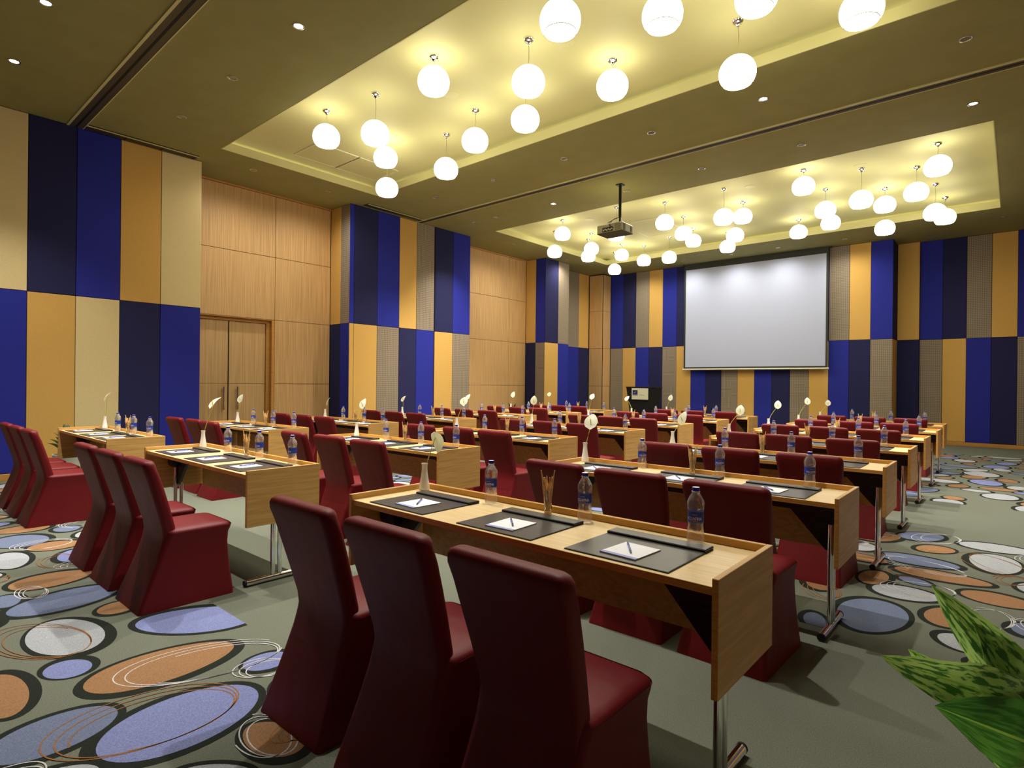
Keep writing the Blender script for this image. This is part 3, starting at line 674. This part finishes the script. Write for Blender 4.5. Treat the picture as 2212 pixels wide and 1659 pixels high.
def make_bottle():
    r = empty('water_bottle')
    prof = [(.012, .005), (.022, .0)]+[(bottle_r(k/46*.915), k/46*.915*BH) for k in range(1, 47)]
    def wob(t, z):
        q = z/BH
        if .05 < q < .35: return .0007*math.sin(3*t+q*42)
        if .60 < q < .78: return .0008*math.sin(4*t-q*60)
        return 0
    b = MB(); b.lathe(prof, 32, wob=wob); b.obj('body', 'water_bottle', r, True, 80)
    b = MB(); b.lathe([(.0132,.91*BH),(.0162,.912*BH),(.0162,.925*BH),(.0132,.927*BH)], 24, cap=False); b.obj('neck_ring', 'label_white', r, True)
    b = MB(); b.lathe([(.0150,.932*BH),(.0152,.935*BH),(.0152,.985*BH),(.0146,.995*BH)], 24); cp_ = b.obj('cap', 'cap_blue', r, True, 40)
    b = MB(); b.lathe([(.0005,.9965*BH),(.0136,.9965*BH)], 24, cap=False); b.obj('cap_top', 'label_white', cp_)
    RL = .0309
    def ring(name, z0, z1, rr, m_, par): 
        q = MB(); q.lathe([(rr, z0*BH), (rr, z1*BH)], 40, cap=False); return q.obj(name, m_, par, True)
    lb = ring('label', .375, .575, RL, 'label_blue', r)
    ring('label_band', .375, .393, RL+.0002, 'label_sky', lb)
    def bend(me, rr, z):
        for v in me.vertices: a = v.co.x/rr; v.co = (rr*math.sin(a), -rr*math.cos(a), z+v.co.y)
    me = text_mesh('lettering', 'AQUAFINA', .0135, 'label_white')
    for v in me.vertices: v.co.x *= .92; v.co.y *= 1.35
    bend(me, RL+.0005, .428*BH); o = bpy.data.objects.new('lettering', me); COL.objects.link(o); o.parent = lb
    def patch(name, pts, m_, rr, par):
        me = bpy.data.meshes.new(name); me.from_pydata([(p[0], p[1], 0) for p in pts], [], [tuple(range(len(pts)))]); me.materials.append(MATS[m_]); bend(me, rr, 0)
        o = bpy.data.objects.new(name, me); COL.objects.link(o); o.parent = par
    z = .515*BH
    patch('mountain', [(-.013,z),(-.009,z+.0045),(-.006,z+.002),(-.004,z+.0035),(-.001,z)], 'label_sky', RL+.0004, lb)
    patch('mountain', [(.001,z),(.005,z+.004),(.007,z+.002),(.009,z+.0048),(.013,z)], 'label_sky', RL+.0004, lb)
    patch('sun', [(.0045*math.cos(PI*k/8), z+.0045*math.sin(PI*k/8)) for k in range(9)], 'label_orange', RL+.0006, lb)
    for k in range(4): patch('red_stroke', [(-.016+.008*k, .404*BH), (-.008+.008*k, .404*BH), (-.008+.008*k, .422*BH-.0007*abs(k-1)), (-.016+.008*k, .420*BH-.0007*abs(k-2))], 'label_orange', RL+.0003, lb)
    return r
def make_glass():
    b = MB()
    b.lathe([(.0005,0),(.0165,0),(.0175,.002),(.0195,.05),(.0225,.116),(.0208,.116),(.0185,.06),(.0165,.020),(.013,.0165),(.0005,.0155)], 28, cap=False)
    return b.obj('tumbler', 'clear_glass', None, True, 50)
def make_stick(seed):
    q = random.Random(seed); h_ = q.uniform(.15, .195); b = MB(); n = 8; bx_ = q.uniform(-.010, .010)
    pts = []; rad = []
    for i in range(n):
        t = i/(n-1); pts.append((.020*t*t*q.uniform(.6, 1.1)+bx_*.15*math.sin(3*t), bx_*.3*math.sin(5*t), h_*t)); rad.append((.0050+.0038*math.sin(PI*min(t*1.1, 1)))*(1 if t < .85 else .6))
    b.tube(pts, rad, 6)
    return b.obj('snack_stick', 'snack_stick', None, True)
def make_vase():
    b = MB(); b.lathe([(.0005,.002),(.026,0),(.0305,.003),(.031,.012),(.0275,.04),(.0205,.078),(.0165,.110),(.0158,.130),(.0178,.148),(.0195,.155),(.0178,.155),(.0150,.14),(.014,.10),(.0005,.09)], 28, cap=False)
    return b.obj('bud_vase', 'ceramic_white', None, True, 70)
PAD, NOTE, PEN, BOTTLE, GLASS, VASE = Proto(make_blotter()), Proto(make_pad()), Proto(make_pen()), Proto(make_bottle()), Proto(make_glass()), Proto(make_vase())
STICK = [Proto(make_stick(s_)) for s_ in (1, 2, 3, 4)]
def heart(w_, l_, n=9, k=7):
    vs = []; fs = []
    for i in range(n+1):
        t = i/n; hw = w_*.5*(math.sin(PI*min(1, t**.62))**.75 if 0 < t < 1 else 0); 
        for j in range(-k//2+1, k//2+1):
            s_ = j/(k//2); back = -.16*l_*(1-t)**3*abs(s_)
            vs.append((s_*hw, t*l_+back, .22*abs(s_)**1.5*hw+.10*l_*math.sin(PI*t*.9)))
    m_ = k//2*2+1
    for i in range(n):
        for j in range(m_-1): a = i*m_+j; fs.append((a, a+1, a+m_+1, a+m_))
    return vs, fs
def flower(base_, dx, zt, sz, tilt, face, label):
    r = tag(empty('anthurium', base_), label, 'flower', 'white anthurium stems')
    b = MB(); H_ = zt-base_[2]; P = []
    for i in range(9):
        t = i/8; P.append((dx*t**1.7, .012*math.sin(PI*t), .10+(H_-.10)*t))
    b.tube(P, [.0036-.0010*i/8 for i in range(9)], 6); b.obj('stem', 'stem_green', r, True)
    vs, fs = heart(sz, sz*1.25)
    vs = vs; M4 = Matrix.Translation((dx, .012*0, H_)) @ Matrix.Rotation(face, 4, 'Z') @ Matrix.Rotation(tilt, 4, 'X') @ Matrix.Translation((0, -sz*.25, 0))
    b = MB(); b.add([M4 @ Vector(v) for v in vs], fs); b.add([M4 @ (Vector(v)+Vector((0,0,-.0012))) for v in vs], [f_[::-1] for f_ in fs]); b.obj('spathe', 'spathe_white', r, True, 80)
    b = MB(); b.tube([M4 @ Vector((0, sz*.2, .004)), M4 @ Vector((0, sz*.35, .022)), M4 @ Vector((0, sz*.5, .045))], [.0032, .0036, .002], 8); b.obj('spadix', 'spadix', r, True)
FLW = {'right':[(.089,1.035),(.054,1.08),(.107,1.045),(.134,1.083),(.125,1.115),(.132,1.141),(.131,1.079)],'middle':[(.22,1.178),(.121,1.132),(.131,1.138),(.043,1.118),(.074,1.166),(-.106,1.107),(.095,1.102)],'left':[(.06,1.16),(.09,1.11),(.083,1.039),(.024,1.065),(.122,1.085),(.068,1.118),(.01,1.118)]}
CH = {'right':(-.385,-.935,-1.485),'middle':(-.275,-.86,-1.45),'left':(-.30,-.88,-1.46)}
BOT = (-.275, -.80, -1.385); BLT = (-.39, -.975, -1.63); NTE = (-.398, -.985, -1.62)
SEAT = ('right', 'centre', 'left')
for blk in ('right', 'middle', 'left'):
    for i in range(7):
        x0, y0 = X0[blk][i], Y0[blk][i]
        row = '%s row from camera, %s block' % (ORD[i], blk)
        TABLE.at((x0, y0, 0), 0, 'oak-veneer training table on chrome T-legs, '+row, 'table', 'training tables in three blocks')
        j = lambda a: rnd.uniform(-a, a)
        for k in range(3):
            jx = 0 if i == 0 else j(.03)
            CHAIR.at((x0+CH[blk][k]+jx, y0-.305+(0 if i == 0 else j(.025)), 0), 0 if i == 0 else j(.035), 'red covered banquet chair, %s seat, %s' % (SEAT[k], row), 'chair', 'red covered banquet chairs')
            bx_ = x0+BLT[k]+j(.008); by_ = y0+.222+j(.006)
            PAD.at((bx_, by_, TOPZ), j(.015), 'dark leather desk blotter, %s place, %s' % (SEAT[k], row), 'blotter', 'leather desk blotters')
            NOTE.at((x0+NTE[k]+j(.01), y0+.165+j(.006), TOPZ+.0053), j(.06), 'white notepad on blotter, %s place, %s' % (SEAT[k], row), 'notepad', 'white notepads')
            PEN.at((x0+NTE[k]-.01+j(.01), y0+.18+j(.006), TOPZ+.0096), (2.25 if blk == 'right' else 1.75)+j(.12), 'slim blue ballpoint pen, %s place, %s' % (SEAT[k], row), 'pen', 'blue ballpoint pens')
            BOTTLE.at((x0+BOT[k]+(0 if i == 0 else j(.03)), y0+.462, TOPZ), math.radians(12 if i == 0 and blk == 'right' else rnd.uniform(-25, 55)), 'blue-capped water bottle, %s place, %s' % (SEAT[k], row), 'bottle', 'water bottles with blue caps')
        gx, gy = x0-1.035+j(.02), y0+.468
        GLASS.at((gx, gy, TOPZ), 0, 'clear tumbler holding snack sticks, '+row, 'glass', 'tumblers of snack sticks')
        for q in range(8):
            a = 2*PI*q/8+j(.3); s_ = STICK[q % 4].at((gx+.006*math.cos(a), gy+.006*math.sin(a), TOPZ+.017), a, 'pale curled snack stick standing in tumbler, '+row, 'snack stick', 'snack sticks in tumblers')
            s_.rotation_euler = (0, rnd.uniform(.02, .06), a)
        vx, vy = x0-1.915, y0+.462
        VASE.at((vx, vy, TOPZ), 0, 'white flared bud vase, left end of table, '+row, 'vase', 'white bud vases')
        dx, zt = FLW[blk][i]
        flower((vx, vy, TOPZ), dx, zt-.02+(.05 if i == 0 and blk == 'right' else 0), rnd.uniform(.09, .11), -1.35 if (i == 0 and blk == 'right') else rnd.uniform(.75, 1.25), rnd.uniform(-.6, .5), 'white anthurium flower leaning from bud vase, '+row)

# ------------------------------------------------------------------ plants
def leaf(parent, B, P, wd, nrm, m_, droop=.0, fold=.25, twist=0, name='leaf', p0=.75, wav=0):
    B, P = Vector(B), Vector(P); d = P-B; Lg = d.length; dn = d.normalized(); nrm = Vector(nrm); side = dn.cross(nrm).normalized(); up = side.cross(dn).normalized()
    n, k = 16, 6; vs = []; fs = []; uv = []
    for i in range(n+1):
        t = i/n; w_ = wd*.5*(max(0, math.sin(PI*t**p0))**.85)+.0008; mid = B+d*t+up*(droop*Lg*math.sin(PI*t))
        tw = twist*t; s2 = side*math.cos(tw)+up*math.sin(tw); u2 = up*math.cos(tw)-side*math.sin(tw)
        for j in range(k+1):
            s_ = j/k*2-1; vs.append(mid+s2*(s_*w_)+u2*(fold*abs(s_)**1.4*w_+wav*w_*math.sin(t*17+s_*2)*abs(s_))); uv.append((t, j/k))
    for i in range(n):
        for j in range(k): a = i*(k+1)+j; fs.append((a, a+1, a+k+2, a+k+1))
    me = bpy.data.meshes.new(name); me.from_pydata([tuple(v) for v in vs], [], fs); me.materials.append(MATS[m_])
    ul = me.uv_layers.new(name='UVMap')
    for lp in me.loops: ul.data[lp.index].uv = uv[lp.vertex_index]
    me.polygons.foreach_set('use_smooth', [True]*len(me.polygons)); me.update()
    o = bpy.data.objects.new(name, me); COL.objects.link(o); o.parent = parent
    if parent: o.matrix_parent_inverse = Matrix.Translation(parent.location).inverted()
    return o
def pot(parent, r, h_):
    b = MB(); b.lathe([(.0005,0),(r*.72,0),(r*.74,.01),(r,h_-.03),(r*1.04,h_-.02),(r*1.04,h_),(r*.95,h_),(r*.93,h_-.05),(.0005,h_-.05)], 28, cap=False); p_ = b.obj('pot', 'pot_white', parent, True, 40)
    b = MB(); b.lathe([(.0005,h_-.045),(r*.93,h_-.045)], 24, cap=False); b.obj('soil', 'soil', p_)
# the close plant at the lower right of the photograph
base_ = (.30, 1.42, 0)
fp = tag(empty('potted_plant', base_), 'variegated leafy plant close to the camera at the lower right', 'plant')
pot(fp, .17, .40)
toc = -_f
LV = [((2262,1545,1.10),(1903,1416,1.00),.10,'leaf_variegated',.02,.2,.5,.8),((2120,1560,1.06),(1962,1402,1.08),.055,'leaf_variegated',0,.25,0,.8),((2240,1560,1.12),(2012,1264,1.12),.105,'leaf_variegated',.05,.3,.35,.62),
      ((2275,1580,1.14),(2104,1346,1.10),.11,'leaf_variegated',.03,.25,.2,.7),((2300,1635,1.06),(2019,1525,.98),.13,'leaf_green',.05,.2,-.25,.8),((2300,1665,1.08),(2085,1572,1.04),.10,'leaf_variegated',-.02,.2,0,.8),
      ((2110,1740,.98),(1960,1668,.93),.07,'leaf_green',.1,.2,0,.8),((2330,1700,1.0),(2085,1668,.96),.06,'leaf_variegated',.08,.2,0,.8),((2420,1640,1.15),(2260,1330,1.15),.09,'leaf_variegated',.05,.25,0,.7),((2440,1720,1.15),(2420,1380,1.2),.09,'leaf_green',.05,.25,0,.7),((2500,1720,1.2),(2640,1420,1.2),.09,'leaf_variegated',.05,.25,0,.7)]
for (b_, t_, wd, m_, dr, fo, tw, p0) in LV:
    Bp, Tp = px(*b_), px(*t_); leaf(fp, Bp, Tp, wd, toc+Vector((0,0,.25)), m_, dr, fo, tw, p0=p0, wav=.10)
    s_ = MB(); c0 = Vector((0, 0, .34)); e0 = Bp-Vector(base_); s_.tube([c0, c0.lerp(e0, .5)+Vector((0,0,.04)), e0], [.006,.005,.003], 6); s_.obj('stalk', 'plant_stem', fp, True)
def floor_plant(loc, label, n, hgt, spread, r, h_, ml, lw_, seed, clear=None):
    q = random.Random(seed); o = tag(empty('potted_plant', loc), label, 'plant'); pot(o, r, h_)
    for k in range(n):
        a = 2*PI*k/n+q.uniform(-.3, .3); el = q.uniform(.35, 1.0); rr = spread*(1-el*.65); hh = h_+(hgt-h_)*el*q.uniform(.8, 1.05)
        st = Vector((rr*.35*math.cos(a), rr*.35*math.sin(a), h_+(hh-h_)*.35)); tp = Vector((rr*math.cos(a), rr*math.sin(a), hh))
        b = MB(); b.tube([(0,0,h_-.05), st*.6+Vector((0,0,h_*.35)), st], [.006,.005,.003], 5); b.obj('stalk', 'plant_stem', o, True)
        l_ = leaf(None, st, tp, lw_*q.uniform(.8, 1.2), (-math.cos(a)*.5, -math.sin(a)*.5, 1), ml, .1, .22); l_.parent = o
floor_plant((.58, 7.6, 0), 'green leafy potted plant by the right wall beyond the table ends', 20, 1.02, .62, .17, .36, 'leaf_green', .10, 3)
floor_plant((-9.55, 1.98, 0), 'broad-leaved plant in a white pot behind the leftmost front table', 16, .80, .34, .17, .38, 'leaf_dark', .11, 5)
floor_plant((-10.55, 12.2, 0), 'low dark green plant before the second wood bay, left of pair', 14, .95, .36, .17, .34, 'leaf_dark', .09, 8)
floor_plant((-10.55, 12.95, 0), 'low dark green plant before the second wood bay, right of pair', 14, .97, .36, .17, .34, 'leaf_dark', .09, 9)
